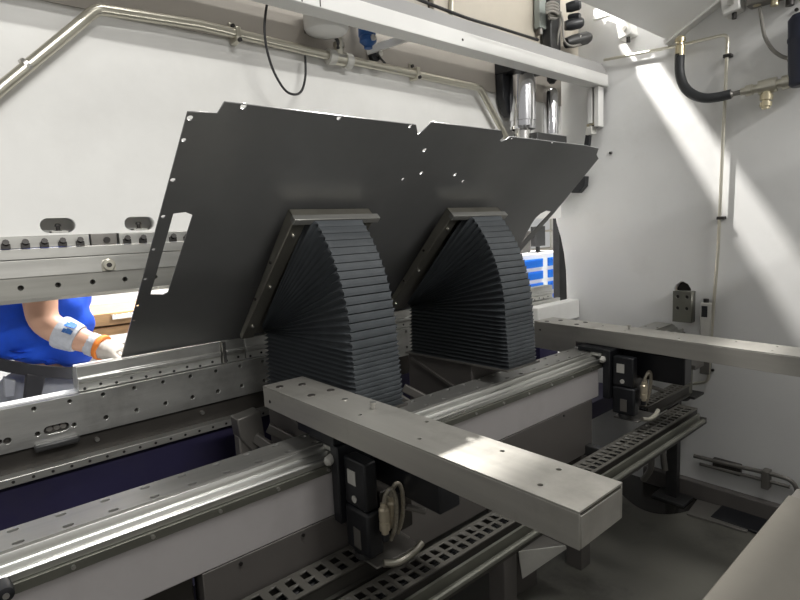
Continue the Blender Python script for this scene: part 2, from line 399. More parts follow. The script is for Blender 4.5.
# --- compressed-air pipe on the ram
YP=1.955
ap=thing('air_pipe','long steel pipe running level along the white ram, bent down at both ends','pipe',P(300,48,Y=YP))
pp=[P(-30,116,Y=YP),P(0,89,Y=YP),P(97,9,Y=YP),P(200,25,Y=YP),P(330,56,Y=YP),P(480,88,Y=YP),P(506,137,Y=YP)]
MB().tube(round_path(pp,.022),.0175,14).build('pipe_run','tube',ap)
a=P(26,65,Y=YP); d=(pp[1]-pp[2]).normalized(); MB().cyl(a-d*.006,a+d*.006,.0205,14).build('pipe_joint','boltb',ap)
def clamp(u,v):
    c=P(u,v,Y=YP)
    k=MB().box(c.x-.010,c.x+.010,YP-.022,YB-.0065,c.z-.026,c.z+.028).box(c.x-.014,c.x+.014,YB-.018,YB-.0065,c.z+.024,c.z+.055).build('pipe_clamp','tube',ap,.004)
    MB().cyl((c.x,YP-.03,c.z-.02),(c.x,YP-.02,c.z-.02),.008,8).build('clamp_bolt','bolt',k)
    MB().cyl((c.x,YB-.026,c.z+.042),(c.x,YB-.018,c.z+.042),.008,8).build('clamp_bolt','bolt',k)
clamp(236.5,36); clamp(416,74)
vt=thing('pipe_tee','steel tee with a valve stem clipped between two collars on the level pipe','pipe fitting',P(338,57,Y=YP))
for u,v in ((331,57),(347.5,61)):
    c=P(u,v,Y=YP); MB().cyl(c-Vector((.016,0,0)),c+Vector((.016,0,0)),.031,16).build('collar','label',vt)
a=P(334,58,Y=YP); b=P(346,60.5,Y=YP); MB().cyl(a,b,.026,14).build('tee_body','tube',vt)
a=P(338.5,58,Y=YP); MB().lathe(a,a+Vector((0,-.012,.085)),[(0,.019),(.04,.019),(.041,.024),(.06,.024),(.061,.015),(.085,.015)],12).build('valve_stem','tube',vt)
tag(MB().tube(smooth_path([P(338,49,Y=1.94),P(338,42,Y=1.93),P(335,37,Y=1.92),P(333,33,Y=1.90)]),.007).build('valve_lead','blackc'),'short black lead rising from the valve stem to the white dome','cable')
tag(MB().tube(smooth_path([P(270,-8,Y=1.82),P(266,10,Y=1.83),P(264.5,30,Y=1.84),P(267,50,Y=1.85),P(274,72,Y=1.86),P(285,90,Y=1.88),P(295,94.5,Y=1.89),P(302,90,Y=1.91),P(305.5,75,Y=1.93),P(305,56,Y=1.95)]),.0048,8).build('cable_loop','blackc'),'thin black cable hanging in a loop in front of the white ram','cable')

# ================================================================== white tray beam across the top
YT=1.70
zb,zw,zt=.795,.862,.935
YTB=YT+.085
tr=thing('cable_tray','long white steel cable tray beam crossing the top of the picture to the side plate','cable tray',(1.8,YT+.1,zb))
x0=XL
MB().xprof([(YT,zb),(YT+.085,zb),(YT+.085,zw),(YT,zw)],x0,XW-.02).build('tray_body','traywhite',tr,.003)
MB().xprof([(YT+.006,zw+.001),(YT+.085,zw+.001),(YT+.085,zt),(YT+.040,zt)],x0,XW-.02).build('tray_lid','traytop',tr,.002)
for u in (303,321): 
    p=P(u,18,Y=YT); MB().box(p.x-.002,p.x+.002,YT-.0015,YT,zb+.004,zw-.004).build('tray_seam','recess',tr)
p=P(463,52,Y=YT); MB().cyl((p.x,YT-.001,zb+.03),(p.x,YT+.01,zb+.03),.006,8).build('tray_screw','bolt',tr)
dm=thing('dome_sensor','round white plastic dome hanging under the white cable tray','sensor',P(326,30,Y=1.78))
c=Vector((P(326,26,Y=1.88).x,1.88,zb+.09)); MB().lathe(c,c-Vector((0,0,.105)),[(0,.088),(.078,.088),(.092,.080),(.100,.058),(.104,.02)],28).build('dome_shell','white',dm); MB().box(c.x-.03,c.x+.03,1.95,YB-.007,zb+.02,zb+.08).build('dome_bracket','steelgrey',dm)
bs=thing('blue_sensor','small blue and black pressure sensor under the tray above the level pipe','sensor',P(368,40,Y=1.83))
c=P(367,34,Y=1.88); MB().cyl((c.x,1.88,c.z-.012),(c.x,1.88,c.z+.14),.037,18).build('sensor_body','bluep',bs,.004); MB().box(c.x-.02,c.x+.02,1.91,YB-.007,c.z+.09,c.z+.13).build('sensor_bracket','steelgrey',bs)
c=P(368,41,Y=1.88); MB().lathe(c+Vector((0,0,.03)),c-Vector((0,0,.03)),[(0,.030),(.014,.036),(.034,.036),(.05,.018),(.06,.018)],16).build('sensor_head','bluep',bs)
MB().cyl(c+Vector((0,-.040,.004)),c+Vector((0,-.026,.004)),.013,10).build('sensor_port','boltb',bs)
a=P(367,51,Y=1.985); b=P(409,37,Y=1.80)
tag(MB().bar(a,b,.010,.034).build('stay_bracket','white',None,.002),'flat white stay bar reaching from the ram up to the tray beside the blue sensor','bracket')
kn=thing('black_knob','black knob with a steel tip on the ram just below the white stay bar','knob',P(376,55,Y=1.97))
c=P(376,55,Y=1.97); MB().cyl(c,(c.x,YB,c.z),.026,14).build('knob_body','black',kn)
c2=P(381,53,Y=1.95); MB().cyl(c2,c2+Vector((0,.04,0)),.013,10).build('knob_tip','boltb',kn)
MB().tube(smooth_path([P(379,56,Y=1.96),P(382,60,Y=1.97),P(385,63,Y=1.98)]),.005,6).build('knob_lead','blackc',kn)

# --- valve plate etc. behind and above the tray
vp=thing('valve_plate','tan steel plate standing on the ram behind the white tray, with two bolt holes','machine plate',(2.5,1.93,.94))
h2=[circle(P(535,12,Y=1.95).x,P(535,12,Y=1.95).z,.011),circle(P(535,31,Y=1.95).x,P(535,31,Y=1.95).z,.011)]
plate('plate_body','tan',[(1.98,.95),(2.93,.95),(2.93,1.42),(1.98,1.42)],h2,(0,1.98,0),(1,0,0),(0,0,1),.03,vp)
MB().box(1.98,2.93,1.982,1.9935,.95,1.4).build('plate_backing','recess',vp)
a=P(451,12,Y=1.937); tag(MB().tube([(a.x,1.937,.945),a,P(452,-6,Y=1.937)],.012).build('riser_pipe','tube'),'short thin pipe rising behind the white tray in front of the tan plate','pipe')
a=P(452,11,Y=1.92)
tag(MB().tube(smooth_path([P(415,-2,Y=1.92),P(430,4,Y=1.92),P(448,11,Y=1.92),P(470,19,Y=1.92),P(500,28,Y=1.92),P(538,40,Y=1.92)]),.008,8).build('edge_cable','blackc'),'black cable lying along the foot of the tan plate behind the tray','cable')
jbx=thing('junction_box','narrow grey-green upright junction box beside the black valves','junction box',P(544,28,Y=1.88))
a=P(540,27,Y=1.90); b=P(548,27,Y=1.90)
MB().box(a.x,b.x,1.90,1.94,a.z,1.40).build('box_body',mat('grey_green',(.30,.33,.31),.5),jbx,.005)
MB().cyl((a.x+.03,1.92,a.z-.03),(a.x+.03,1.92,a.z),.016,12).build('box_gland','steelgrey',jbx)
tag(MB().xprof([(1.905,.94),(1.99,.94),(1.99,1.45),(1.95,1.45),(1.905,1.34)],2.96,XW-.004).build('mounting_post','tan',None,.004),'tan steel post in the corner behind the black valves','machine post')
vb=thing('valve_block','dark valve manifold with black solenoid knobs sticking out to the right','valve',P(566,35,Y=1.9))
a=P(549.5,50,Y=1.88); b=P(562,50,Y=1.88); MB().box(a.x,min(b.x,2.945),1.87,1.93,a.z-.05,1.37).build('manifold','blackm',vb,.006)
for (u0,v0,u1,v1,r,m) in ((566,8,581,4,.030,'black'),(569,17,580,16,.018,'black'),(565,26,583,22,.032,'black'),(566,43,590,37,.036,'blackm')):
    a=P(u0,v0,Y=1.84); b=P(u1,v1,Y=1.77); L=(b-a).length
    k=MB().lathe(a,b,[(0,r*.8),(L*.3,r),(L*.85,r),(L,r*.7)],16).build('solenoid',m,vb)
    MB().cyl(a+(b-a)*.4+Vector((0,-r*1.02,r*.3)),a+(b-a)*.4+Vector((0,-r*.5,r*.3)),.009,8).build('solenoid_screw','boltb',k)
for k in range(4):
    pts=[P(546,4+k*3,Y=1.84),P(552,2+k*3,Y=1.82),P(558,5+k*3,Y=1.82),P(556,9+k*3,Y=1.84),P(549,9+k*3,Y=1.84)]
    tag(MB().tube(smooth_path(pts),.0075,8).build('coiled_wire','cable'),'grey control wire coiled beside the junction box among its like','cable','coiled wires by the junction box')
tag(MB().tube(smooth_path([P(560,12,Y=1.82),P(563,22,Y=1.80),P(563,34,Y=1.80),P(565,42,Y=1.79),P(571,46,Y=1.79),P(581,44,Y=1.79),P(587,39,Y=1.80),P(590,34,Y=1.82)]),.0065,8).build('valve_wire','cable'),'grey wire sweeping under the lowest black solenoid','cable')
tag(MB().tube(smooth_path([P(561,12,Y=1.86),P(560,25,Y=1.86),P(558,36,Y=1.86),P(557,48,Y=1.88)]),.006,8).build('valve_wire','cable'),'grey wire hanging straight down the face of the dark manifold','cable')

# --- chrome cylinders below the right end of the tray
hc=thing('chrome_cylinder','fat polished chrome cylinder hanging in a black mount under the tray','hydraulic cylinder',P(522,131,Y=1.84))
c=P(522,100,Y=1.90); top=zb+.03
zl=P(523,131,Y=1.90).z
MB().lathe((c.x,1.90,zl),(c.x,1.90,top),[(0,.045),(.006,.070),(.02,.074),(.022,.070),(.05,.070),(.052,.074),(top-zl,.074)],32).build('cylinder_barrel','chrome',hc)
MB().cyl((c.x,1.90,zl-.06),(c.x,1.90,zl),.045,20).build('piston_rod','bright',hc)
MB().box(c.x-.12,c.x+.11,1.80,1.992,zb+.03,zb+.10).prism([(c.x-.12,1.94,zb+.03),(c.x+.11,1.94,zb+.03),(c.x+.11,1.94,.76),(c.x-.05,1.94,.74),(c.x-.05,1.94,.60),(c.x-.08,1.94,.63),(c.x-.115,1.94,.70)],(0,.05,0)).build('cylinder_mount','black',hc,.005)
gr=thing('guide_rod','slim chrome guide rod standing on a black block right of the fat cylinder','guide rod',P(550,132,Y=1.9))
c=P(551,133,Y=1.9); t_=P(551,90,Y=1.9).z
MB().lathe((c.x,1.9,c.z-.01),(c.x,1.9,t_),[(0,.043),(t_-c.z-.01,.043),(t_-c.z+.01,.035)],22).build('rod_barrel','chrome',gr)
c=P(552,80,Y=1.88); MB().lathe(c+Vector((0,0,.03)),c-Vector((0,0,.02)),[(0,.03),(.03,.03),(.05,.015)],14).build('rod_cap','black',gr)
a=P(531,133,Y=1.86); b=P(561,133,Y=1.86); MB().box(a.x,b.x,1.82,YB-.001,a.z-.09,a.z+.0).build('rod_block','blackm',gr,.004)
cs=thing('cable_channel','pair of narrow white strips hanging under the right end of the tray','cable channel',P(596,128,X=3.12))
for u,v in ((592,124),(598.5,127)):
    a=P(u,v,X=3.13); MB().box(3.10,3.16,a.y-.016,a.y+.012,a.z,zb-.001).build('channel_strip','white',cs,.002)
a=P(595,110,X=3.15); MB().box(3.165,3.195,a.y-.03,a.y+.03,a.z-.1,zb).build('channel_back','bolt',cs)
tag(MB().box(3.10,3.16,P(591,132,X=3.13).y-.02,P(591,132,X=3.13).y+.02,P(591,135,X=3.13).z,P(591,127,X=3.13).z).build('wire_connector','label',None,.003),'small cream wire connector below the white strips under the tray end','connector')
a=P(588,128,X=3.1)
tag(MB().prism([P(586,130,X=3.12),P(590,128,X=3.12),P(588,150,X=3.12),P(583,150,X=3.12)],(.03,0,0)).build('limit_switch','black',None,.003),'slim black limit switch just left of the cream connector','switch')
for q in range(3):
    tag(MB().tube(smooth_path([P(597-q,118,X=3.13),P(594,122+q,X=3.12),P(589-q,125,X=3.12),P(590,129,X=3.12)]),.003,6).build('thin_wire','brass'),'thin copper-coloured wire looping into the cream connector','wire','thin wires at the cream connector')
tag(MB().prism([P(571,184,X=3.14),P(578,176,X=3.14),P(585,176,X=3.14),P(584,186,X=3.14),P(578,193,X=3.14),P(571,193,X=3.14)],(.05,0,0)).build('end_stop','black',None,.004),'black stepped stop block on the side plate below the tip of the dark sheet','stop block')

# ================================================================== bed
ZB0,ZB1=-.486,-.622
bed=thing('press_bed','long lower press beam with ground steel plate drilled with two rows of holes','machine beam',(.8,YB+.1,-1.6))
hl=[]
x=.195-.0975*14
while x<3.0: hl.append(circle(x,-.502,.0075,12)); x+=.0975
x=.391-.0975*14
xs=[]
while x<3.0:
    if not (.15<x<.33): hl.append(circle(x,-.582,.0085,12))
    x+=.0975
hl.append(obround(.212,.284,-.595,-.567)); hl.append(circle(.196,-.584,.008)); hl.append(circle(.297,-.582,.008)); hl.append(circle(.118,-.584,.011))
plate('bed_plate','ground',[(XL,ZB1),(3.12,ZB1),(3.12,ZB0),(XL,ZB0)],hl,(0,YB+.022,0),(1,0,0),(0,0,1),.022,bed)
MB().box(XL,3.12,YB+.023,YB+.05,-.74,ZB0-.006).build('bed_core','recess',bed)
MB().box(XL,3.12,YB+.051,YB+.062,-.74,ZB0).box(XL,3.12,YB+.066,YB+.10,-.74,ZB0).build('bed_lip','cabw',bed)  # white colour stands in for the hall's reflection on the steel lip
c=Vector((.248,YB+.016,-.581)); 
for dx in (-.018,.002,.02): MB().cyl(c+Vector((dx,0,0)),c+Vector((dx,.008,0)),.009,10).build('slot_bolt','steelgrey',bed)
MB().obox((.243,YB-.012,-.626),(1,0,0),(0,1,0),(0,0,1),.062,.014,.011).build('slot_bar','blackm',bed,.006)
for x in (.36,.72): MB().cyl((x,YB+.012,-.655),(x,YB+.024,-.655),.007,10).build('core_bolt','boltb',bed)
hl=[circle(.08+.052*i,YB-.012,.005,8) for i in range(-6,30)]
MB().box(XL,1.2,YB-.020,YB+.05,-.722,-.696).build('ledge_strip','clampst',bed,.002)
for i in range(-4,20): MB().cyl((.117+.052*i,YB-.0215,-.709),(.117+.052*i,YB-.016,-.709),.0048,8).build('ledge_screw','bolt',bed)
MB().box(XL,3.12,YB+.02,YB+.10,-1.598,-.722).build('lower_panel','blue',bed)
# dies
def die(x0,x1,label,dz=0.):
    t=thing('lower_die',label,'bending tool',((x0+x1)/2,YB+.06,ZB0),'ground steel dies along the lower beam')
    pr=[(YB+.030,ZB0+.001),(YB+.11,ZB0+.001),(YB+.11,-.44),(YB+.085,-.40),(YB+.075,-.412),(YB+.065,-.400),(YB+.030,-.400),(YB+.030,-.436),(YB+.022,-.44),(YB+.022,-.452),(YB+.030,-.458)]
    MB().xprof([(y,z+dz) if z>-.48 else (y,z) for y,z in pr],x0,x1).build('die_body','ground',t,.0015)
    n=int((x1-x0)/.05); 
    hb=MB()
    for i in range(n+1):
        xx=x0+.018+.0485*i
        if xx<x1-.01: MB().cyl((xx,YB+.0285,-.477+(.006 if i%2 else 0)),(xx,YB+.032,-.477+(.006 if i%2 else 0)),.005,8).build('die_screw','hole',t)
    return t
die(.326,.815,'ground steel die from its left end beside the gloved hand to the joint')
die(.819,.915,'short die segment with a bright edge just left of the first bellows')
die(.919,1.50,'die segment running behind the first black bellows')
die(1.504,3.08,'long die segment running behind the second black bellows to the right')
MB2=MB().box(.819,.832,YB+.012,YB+.03,-.485,-.40).build; b0=MB2('die_key','bright',bpy.data.objects['lower_die.001'])

# ================================================================== work sheet
bl=P(121,357,Y=2.05); tl=P(188,112,X=bl.x); tv=(tl-bl); tv.x=0; tv.normalize()
nv=Vector((0,-tv.z,tv.y)); nv=-nv if nv.y>0 else nv         # towards the rear and below
def S(u,v,off=0.):
    d=Fv*CF+Rv*(u-400)+Uv*(300-v); o=bl+nv*off
    p=d*(o.dot(nv)/d.dot(nv)); q=p-o; return (p.x, q.dot(tv))
ol=[(121,357),(187,111),(200,111),(217,112.5),(224,101),(400,122.3),(415.5,124),(417.5,134),(423,130),(431,121.3),(501,130),(503,136),(499,139.5),(501,141),(506,139),(510,136),(585,145),(598,148),(596,154),(598,158),(554.5,211.5),(519,252)]
outl=[S(*p) for p in ol]+[(2.28,-.01)]
hs=[]
for u,v,r in [(189.5,117,.010),(183.3,139,.008),(172.5,179,.009),(162.8,215.5,.008),(153.3,248.5,.007),(145,278,.007),(137.3,305,.007),(133.5,319.5,.006),(243,105.5,.011),(338.5,117,.010),(409.5,125.5,.009),(511.5,137.5,.007),(424,149.5,.011),(402.5,178.3,.008),(420.8,172.3,.010),(454.5,174,.011),(462.5,180.5,.009),(552,142,.006)]:
    x,t_=S(u,v); hs.append(circle(x,t_,r*.75,10))
hs.append([S(173,212.5),S(185,211),S(192.5,214),S(167.5,292),S(163,294),S(150,294)])
hs.append([S(551,211),S(546,210),S(540,213),S(535,217.5),S(531,223.5),S(521,243)])
sh=plate('steel_workpiece','sheet',outl,hs,(0,bl.y,bl.z),(1,0,0),tv,.004)
tag(sh,'large dark steel sheet with notched edge and small holes, leaning up from the die','metal sheet')

# ================================================================== sheet followers with bellows
PY,PZ,RR=1.80,-.338,.554
def follower(label, dx, fdx, drop, ybox, pdx):
    xb0,xb1=.873+dx,1.068+dx
    t=thing('sheet_follower',label,'sheet support',(.98+dx,1.62,-1.0),'sheet followers with black bellows')
    fr=MB()
    xf0,xf1=.818+dx+fdx,1.118+dx+fdx
    A0,B0=Vector((0,1.435,.077)),Vector((0,1.848,-.350))
    nf=Vector((0,-.719,-.695)); A1=A0+nf*.040; B1=B0+nf*.016
    def S3(x,f,k,e=0.): p=(B0.lerp(A0,f) if k==0 else B1.lerp(A1,f))+nf*e; return Vector((x,p.y,p.z))
    def bx(xa,xb,fa,fb,ka,kb):
        fr.hexa([S3(x,q,k,e) for (k,e) in (ka,kb) for x,q in ((xa,fa),(xb,fa),(xb,fb),(xa,fb))])
    bx(xf0,xf1,0,1,(0,0),(0,.004))
    bx(xf0,xf0+.005,0,1,(0,0),(1,0)); bx(xf1-.005,xf1,0,1,(0,0),(1,0))
    bx(xf0,xf1,.992,1,(0,0),(1,0))
    bx(xf0,xf0+.044,0,.985,(1,0),(1,.004)); bx(xf1-.028,xf1,0,.985,(1,0),(1,.004))
    f_=fr.build('support_frame','frame',t,.0012)
    fr=MB(); bx(xf0-.003,xf1+.016,.970,1.006,(1,-.010),(1,.012)); fr.build('frame_cap','clampst',t,.0012)
    for q in (.12,.48,.88):
        c=S3(xf0+.022,q,1,.004); MB().cyl(c,c+nf*.005,.005,8).build('frame_screw','boltb',f_)
    for q in (.35,.65):
        c=(S3(xf0,q,0)+S3(xf0,q,1))/2; MB().cyl(c,c+Vector((-.004,0,0)),.005,8).build('frame_screw','bolt',f_)
    # bellows: shingled pleats, each loft ring is a rectangle in the (X, radius) plane
    NA,NL=17,13
    th0=R_(45.6)
    def ring(q, din, xin):       # q: 0..NA along the arc, NA..NA+NL down the straight stack
        ri=.03
        if q<=NA:
            th=th0*(1-q/NA); rr=RR-din
            return (xin,PY-ri*math.cos(th),PZ+ri*math.sin(th)*.8,PY-rr*math.cos(th),PZ+rr*math.sin(th))
        f=(q-NA)/NL; rr=RR-din
        return (xin,PY-ri+.008*f,PZ-(drop+.008)*f,PY-rr-.012*f,PZ-drop*f)
    rings=[]
    for k in range(NA+NL):
        rings.append(ring(k+.00,.000,0.)); rings.append(ring(k+.10,.000,.008)); rings.append(ring(k+.50,.001,.019)); rings.append(ring(k+.84,.003,.011)); rings.append(ring(k+.92,.013,.006))
    rings.append(ring(NA+NL,0,0))
    vs=[];fs=[]
    for (xi,yi,zi,yo,zo_) in rings:
        ch=.007; f1=.012/.55
        y1=yo+(yi-yo)*f1; z1=zo_+(zi-zo_)*f1
        vs+= [(xb0+xi,yi,zi),(xb0+xi,y1,z1),(xb0+xi*.4+ch,yo,zo_),(xb1-xi*.4-ch,yo,zo_),(xb1-xi,y1,z1),(xb1-xi,yi,zi)]
    n=6
    for i in range(len(rings)-1):
        for k in range(n):
            k2=(k+1)%n; fs.append((i*n+k,i*n+k2,(i+1)*n+k2,(i+1)*n+k))
    fs.append(tuple(range(n))); fs.append(tuple((len(rings)-1)*n+k for k in range(n)))
    MB().add(vs,fs).build('bellows','bellow',t,0,False)
    # base: tray under the bellows, gusset panel, pivot post, struts
    yb=PY-RR-.012; zi=PZ-drop-.008; zo_=PZ-drop
    MB().hexa([(xb0-.004,yb-.005,zo_-.009),(xb1+.004,yb-.005,zo_-.009),(xb1+.004,PY,zi-.009),(xb0-.004,PY,zi-.009),(xb0-.004,yb-.005,zo_-.002),(xb1+.004,yb-.005,zo_-.002),(xb1+.004,PY,zi-.002),(xb0-.004,PY,zi-.002)]).build('base_plate','steelgrey',t)
    MB().xprof([(ybox,zo_-.014),(PY,zi-.012),(PY,-.98),(ybox,-.98)],xb0+.012,xb1-.012).build('base_box','greyp',t,.004)
    MB().bar((xb0+.008,PY-.03,zi-.03),(xb0+.008,max(1.50,ybox+.02),-.66),.012,.012).build('stiffener','steelgrey',t)
    p=P(248,412,Y=1.66)
    x0=p.x+dx+pdx
    MB().prism([(x0-.035,1.668,-.595),(x0+.05,1.668,-.585),(x0+.06,1.668,-.70),(x0+.01,1.668,-.72),(x0-.03,1.668,-.66)],(0,.06,0)).box(x0-.03,x0+.02,1.68,1.72,-1.0,-.66).build('pivot_post','steelgrey',t,.004)
    for ddx,e in ((.0,.0),(.05,.02)):
        MB().bar((x0+.02+ddx,1.665,-.67+e),(x0+.14+ddx*1.8,1.50,-.80+e),.018,.034).build('strut','steelgrey',t,.003)
    MB().box(x0-.03,xb1,1.60,1.74,-1.02,-.98).build('foot_plate','greyp',t,.003)
    return t
follower('sheet follower with fan of black bellows on the left, behind the nearest steel arm',0,0,.193,1.42,0)
follower('sheet follower with fan of black bellows on the right, nearer the side plate',.70,-.03,.193,1.42,-.08)
# (bellows rest on a cross beam that carries both followers)
tag(MB().box(.4,3.15,1.56,1.76,-1.12,-1.021).build('follower_beam','blue',None,.004),'dark cross beam in the shadow beneath the two bellows','machine beam')

# ================================================================== back gauge beam with linear rail
bg=thing('backgauge_beam','long back gauge beam with bright linear rail on top and pale painted box below','machine beam',(.9,1.3,-1.6))
xe=XW-.02
ho=[]
x=.069-.0893*12
while x<3.1:
    ho.append(obround(x-.011,x+.011,1.384-.007,1.384+.007)); ho.append(obround(x-.008,x+.014,1.318-.007,1.318+.007)); x+=.0893
plate('rail_plate','railtop',[(XL,1.302),(xe,1.302),(xe,1.402),(XL,1.402)],ho,(0,0,-.622),(1,0,0),(0,1,0),.022,bg,.0015)
MB().box(XL,xe,1.31,1.40,-.66,-.6225).build('rail_bed','recess',bg)
MB().xprof([(1.301,-.606),(1.296,-.604),(1.291,-.610),(1.289,-.622),(1.284,-.620),(1.279,-.618),(1.274,-.622),(1.270,-.632),(1.258,-.632),(1.253,-.624),(1.246,-.622),(1.241,-.626),(1.241,-.640),(1.301,-.640)],XL,xe).build('linear_rail','rail',bg,.001)
MB().box(XL,xe,1.232,1.31,-.662,-.641).build('rail_side','raildk',bg,.001)
x=.0925-.1125*5
while x<2.4:
    MB().cyl((x,1.232,-.651),(x,1.227,-.651),.0045,10).build('rail_screw','boltb',bg); x+=.155
MB().box(XL,2.24,1.238,1.40,-.792,-.6625).build('beam_box','lilac',bg,.003)
MB().box(.405,2.18,1.236,1.30,-1.03,-.793).build('skirt_panel','greyp',bg,.002)
for x in (.50,.68,1.5,1.95): MB().cyl((x,1.236,-.808),(x,1.232,-.808),.005,8).build('skirt_screw','bolt',bg)
for x in (.9,1.6,2.16): MB().box(x-.05,x+.03,1.25,1.33,-1.6,-1.031).build('beam_leg','greyp',bg,.004)
MB().box(XL,.39,1.26,1.36,-1.6,-.793).build('end_pedestal','recess',bg,.004)
# rail end bracket at the side plate
eb=thing('rail_bracket','dark steel block with four holes in the side plate slot at the rail end','bracket',(XW-.05,1.3,-.6))
a=P(673,291,X=XW-.06); b=P(691,318,X=XW-.06)
hs4=[circle(y,z,.010,10) for y in (a.y-.025,b.y+.025) for z in (a.z-.03,b.z+.05)]
plate('block_plate','raildk',[(b.y,-.58),(a.y,-.58),(a.y,a.z),(b.y,a.z)],hs4,(XW-.06,0,0),(0,1,0),(0,0,1),.055,eb)
MB().box(XW-.052,XW-.01,b.y+.006,a.y-.006,-.575,a.z-.006).build('block_core','hole',eb)
# round knob at lower left
c=P(6,596,Y=1.19)
k=thing('round_knob','round black knob with a steel centre at the bottom left corner','knob',c)
MB().lathe(c,c+Vector((0,.05,0)),[(0,.008),(.003,.014),(.02,.015),(.05,.012)],20).build('knob_body','black',k); MB().cyl(c+Vector((0,-.003,0)),c+Vector((0,.01,0)),.0055,12).build('knob_center','boltb',k)

# ================================================================== back gauge arms
def make_arm(x0,x1,y0,y1,zt_,zb_,label,step):
    t=thing('backgauge_arm',label,'machine arm',((x0+x1)/2,1.15,zb_),'brushed steel back gauge arms')
    th=.004; W=x1-x0; L=y1-y0
    q=lambda a,b:(x0+W*a,y0+L*b)
    hol=[circle(*q(a,b),.0055,10) for a,b in ((.25,.09),(.78,.10),(.25,.38),(.85,.44),(.30,.59),(.75,.22))]
    plate('arm_top','brushed',[(x0,y0),(x1,y0),(x1,y1),(x0,y1)],hol,(0,0,zt_-th),(1,0,0),(0,1,0),th,t,.0015)
    pr=[(y0,zt_-.0045),(y0,zb_)]+([(1.408,zb_),(1.42,zb_-.067)] if step else [])+[(y1,zb_-(.067 if step else .0)),(y1,zt_-.0045)]
    MB().xprof(pr,x0,x0+th).build('arm_side','brushed',t,.001)
    MB().xprof(pr,x1-th,x1).build('arm_side','brushed',t,.001)
    MB().box(x0+.006,x1-th-.001,y0,y0+th,zb_,zt_-.010).build('arm_end','brushed',t,.001)
    MB().box(x0+th+.001,x1-th-.001,y1-th,y1,zb_,zt_-.0045).build('arm_end','brushed',t,.001)
    MB().box(x0+th+.001,x1-th-.001,1.02,1.36,zb_+.002,zb_+.012).build('arm_web','steelgrey',t)
    # flat bolts near the far end, a pin and a screw
    for a,b in ((.2,.95),(.62,.92),(.33,.81),(.8,.81)):
        x,y=q(a,b); MB().lathe((x,y,zt_),(x,y,zt_+.002),[(0,.012),(.002,.011)],10).build('arm_bolt','recess',t)
    x,y=q(.66,.60); MB().lathe((x,y,zt_),(x,y,zt_+.018),[(0,.005),(.011,.005),(.0115,.0085),(.018,.0085)],10).build('arm_pin','boltb',t)
    x,y=q(.62,.71); MB().cyl((x,y,zt_),(x,y,zt_+.003),.0075,10).build('arm_screw','boltb',t)
    MB().cyl((x0-.002,y1-.04,zt_-.042),(x0,y1-.04,zt_-.042),.005,8).build('side_screw','bolt',t)
    return t
arm1=make_arm(.727,.867,.434,1.504,-.4525,-.5185,'brushed steel box arm in the foreground, pointing towards the lower right',False)
arm2=make_arm(.803,.958,.480,1.662,-.500,-.573,'brushed steel box arm farther back, running off the right edge of the picture',True)
# carriages
PLUG=mat('plug_metal',(.60,.53,.40),.35,.55,.1,30.)
def carriage(riser):
    t=thing('gauge_carriage','','gauge drive',(.85,1.2,-.62),'back gauge carriages with black motors')
    MB().box(.775,.94,1.19,1.225,-.80,-.576).box(.79,.945,1.22,1.36,-.597,-.577).build('slide_plate','black',t,.004)
    if riser: MB().box(.772,.864,1.20,1.39,-.576,-.5195).build('arm_riser','black',t,.003)
    MB().box(.80,.94,1.243,1.300,-.6165,-.5975).build('bearing_block','rail',t,.003)
    c=P(327,452,Y=1.235); MB().lathe((.757,1.222,-.625),(.79,1.222,-.612),[(0,.008),(.008,.014),(.025,.014),(.035,.009)],12).build('grease_nipple','label',t)
    m=MB().box(.790,.832,1.09,1.185,-.735,-.60).build('gearbox','black',t,.006); m2=MB().box(.786,.838,1.082,1.185,-.862,-.737).build('motor','black',t,.008)
    p=Vector((.7895,1.155,-.64)); MB().box(.7875,.7895,1.13,1.165,-.672,-.632).build('motor_label','label',m)
    MB().box(.7835,.7855,1.115,1.145,-.845,-.79).build('rating_plate','steelgrey',m2)
    MB().cyl((.7885,1.138,-.71),(.7855,1.138,-.71),.010,14).build('motor_seal','label',m)
    MB().lathe((.812,1.134,-.862),(.812,1.134,-.882),[(0,.03),(.016,.03),(.02,.024)],20).build('motor_foot','blackm',m2)
    # brass connectors with braided cables
    for i,(x,y) in enumerate(((.824,1.058),(.858,1.07))):
        z=-.79
        cn=MB().lathe((x,y,z),(x,y,z+.085),[(0,.010),(.010,.010),(.011,.0145),(.032,.0145),(.033,.013),(.037,.013),(.038,.0145),(.068,.0145),(.073,.010),(.085,.009)],14).build('cable_plug',PLUG,t)
        MB().tube(smooth_path([(x,y,z+.08),(x+.004,y-.004,z+.105),(x+.012,y-.012,z+.122),(x+.022,y-.016,z+.114),(x+.029,y-.016,z+.08),(x+.029,y-.010,z+.02),(x+.022,y+.005,z-.03)]),.006,8).build('braided_lead','braid',cn)
        MB().cyl((x,y,z-.018),(x,y,z),.011,12).build('plug_socket','black',cn)
    MB().box(.845,.96,1.10,1.18,-.84,-.70).build('drive_plate','recess',t,.004)
    # long black housing under the arm
    MB().box(.890,.964,.915,1.185,-.712,-.592).build('drive_housing','black',t,.005)
    MB().box(.895,.955,.93,1.18,-.591,-.5745).build('housing_spacer','steelgrey',t)
    MB().box(.80,.955,1.07,1.185,-.890,-.883).build('chain_bracket','steelgrey',t,.003)
    MB().tube(smooth_path([(.815,1.06,-.872),(.85,1.045,-.878),(.90,1.04,-.872),(.94,1.045,-.862)]),.010,10).build('cable_sleeve','tube',t)
    MB().cyl((.90,1.06,-.745),(.945,1.03,-.765),.009,10).build('lead_plug','steelgrey',t)
    return t
car1=carriage(True); car1['label']='black motor carriage with two brass plugs under the foreground arm'
car2=copy_tree(car1,None,(1.475,0,0))
for ch_ in list(car2.children):
    if ch_.name.startswith('arm_riser'): bpy.data.objects.remove(ch_)
car2['label']='black motor carriage hanging under the farther arm by the side plate'
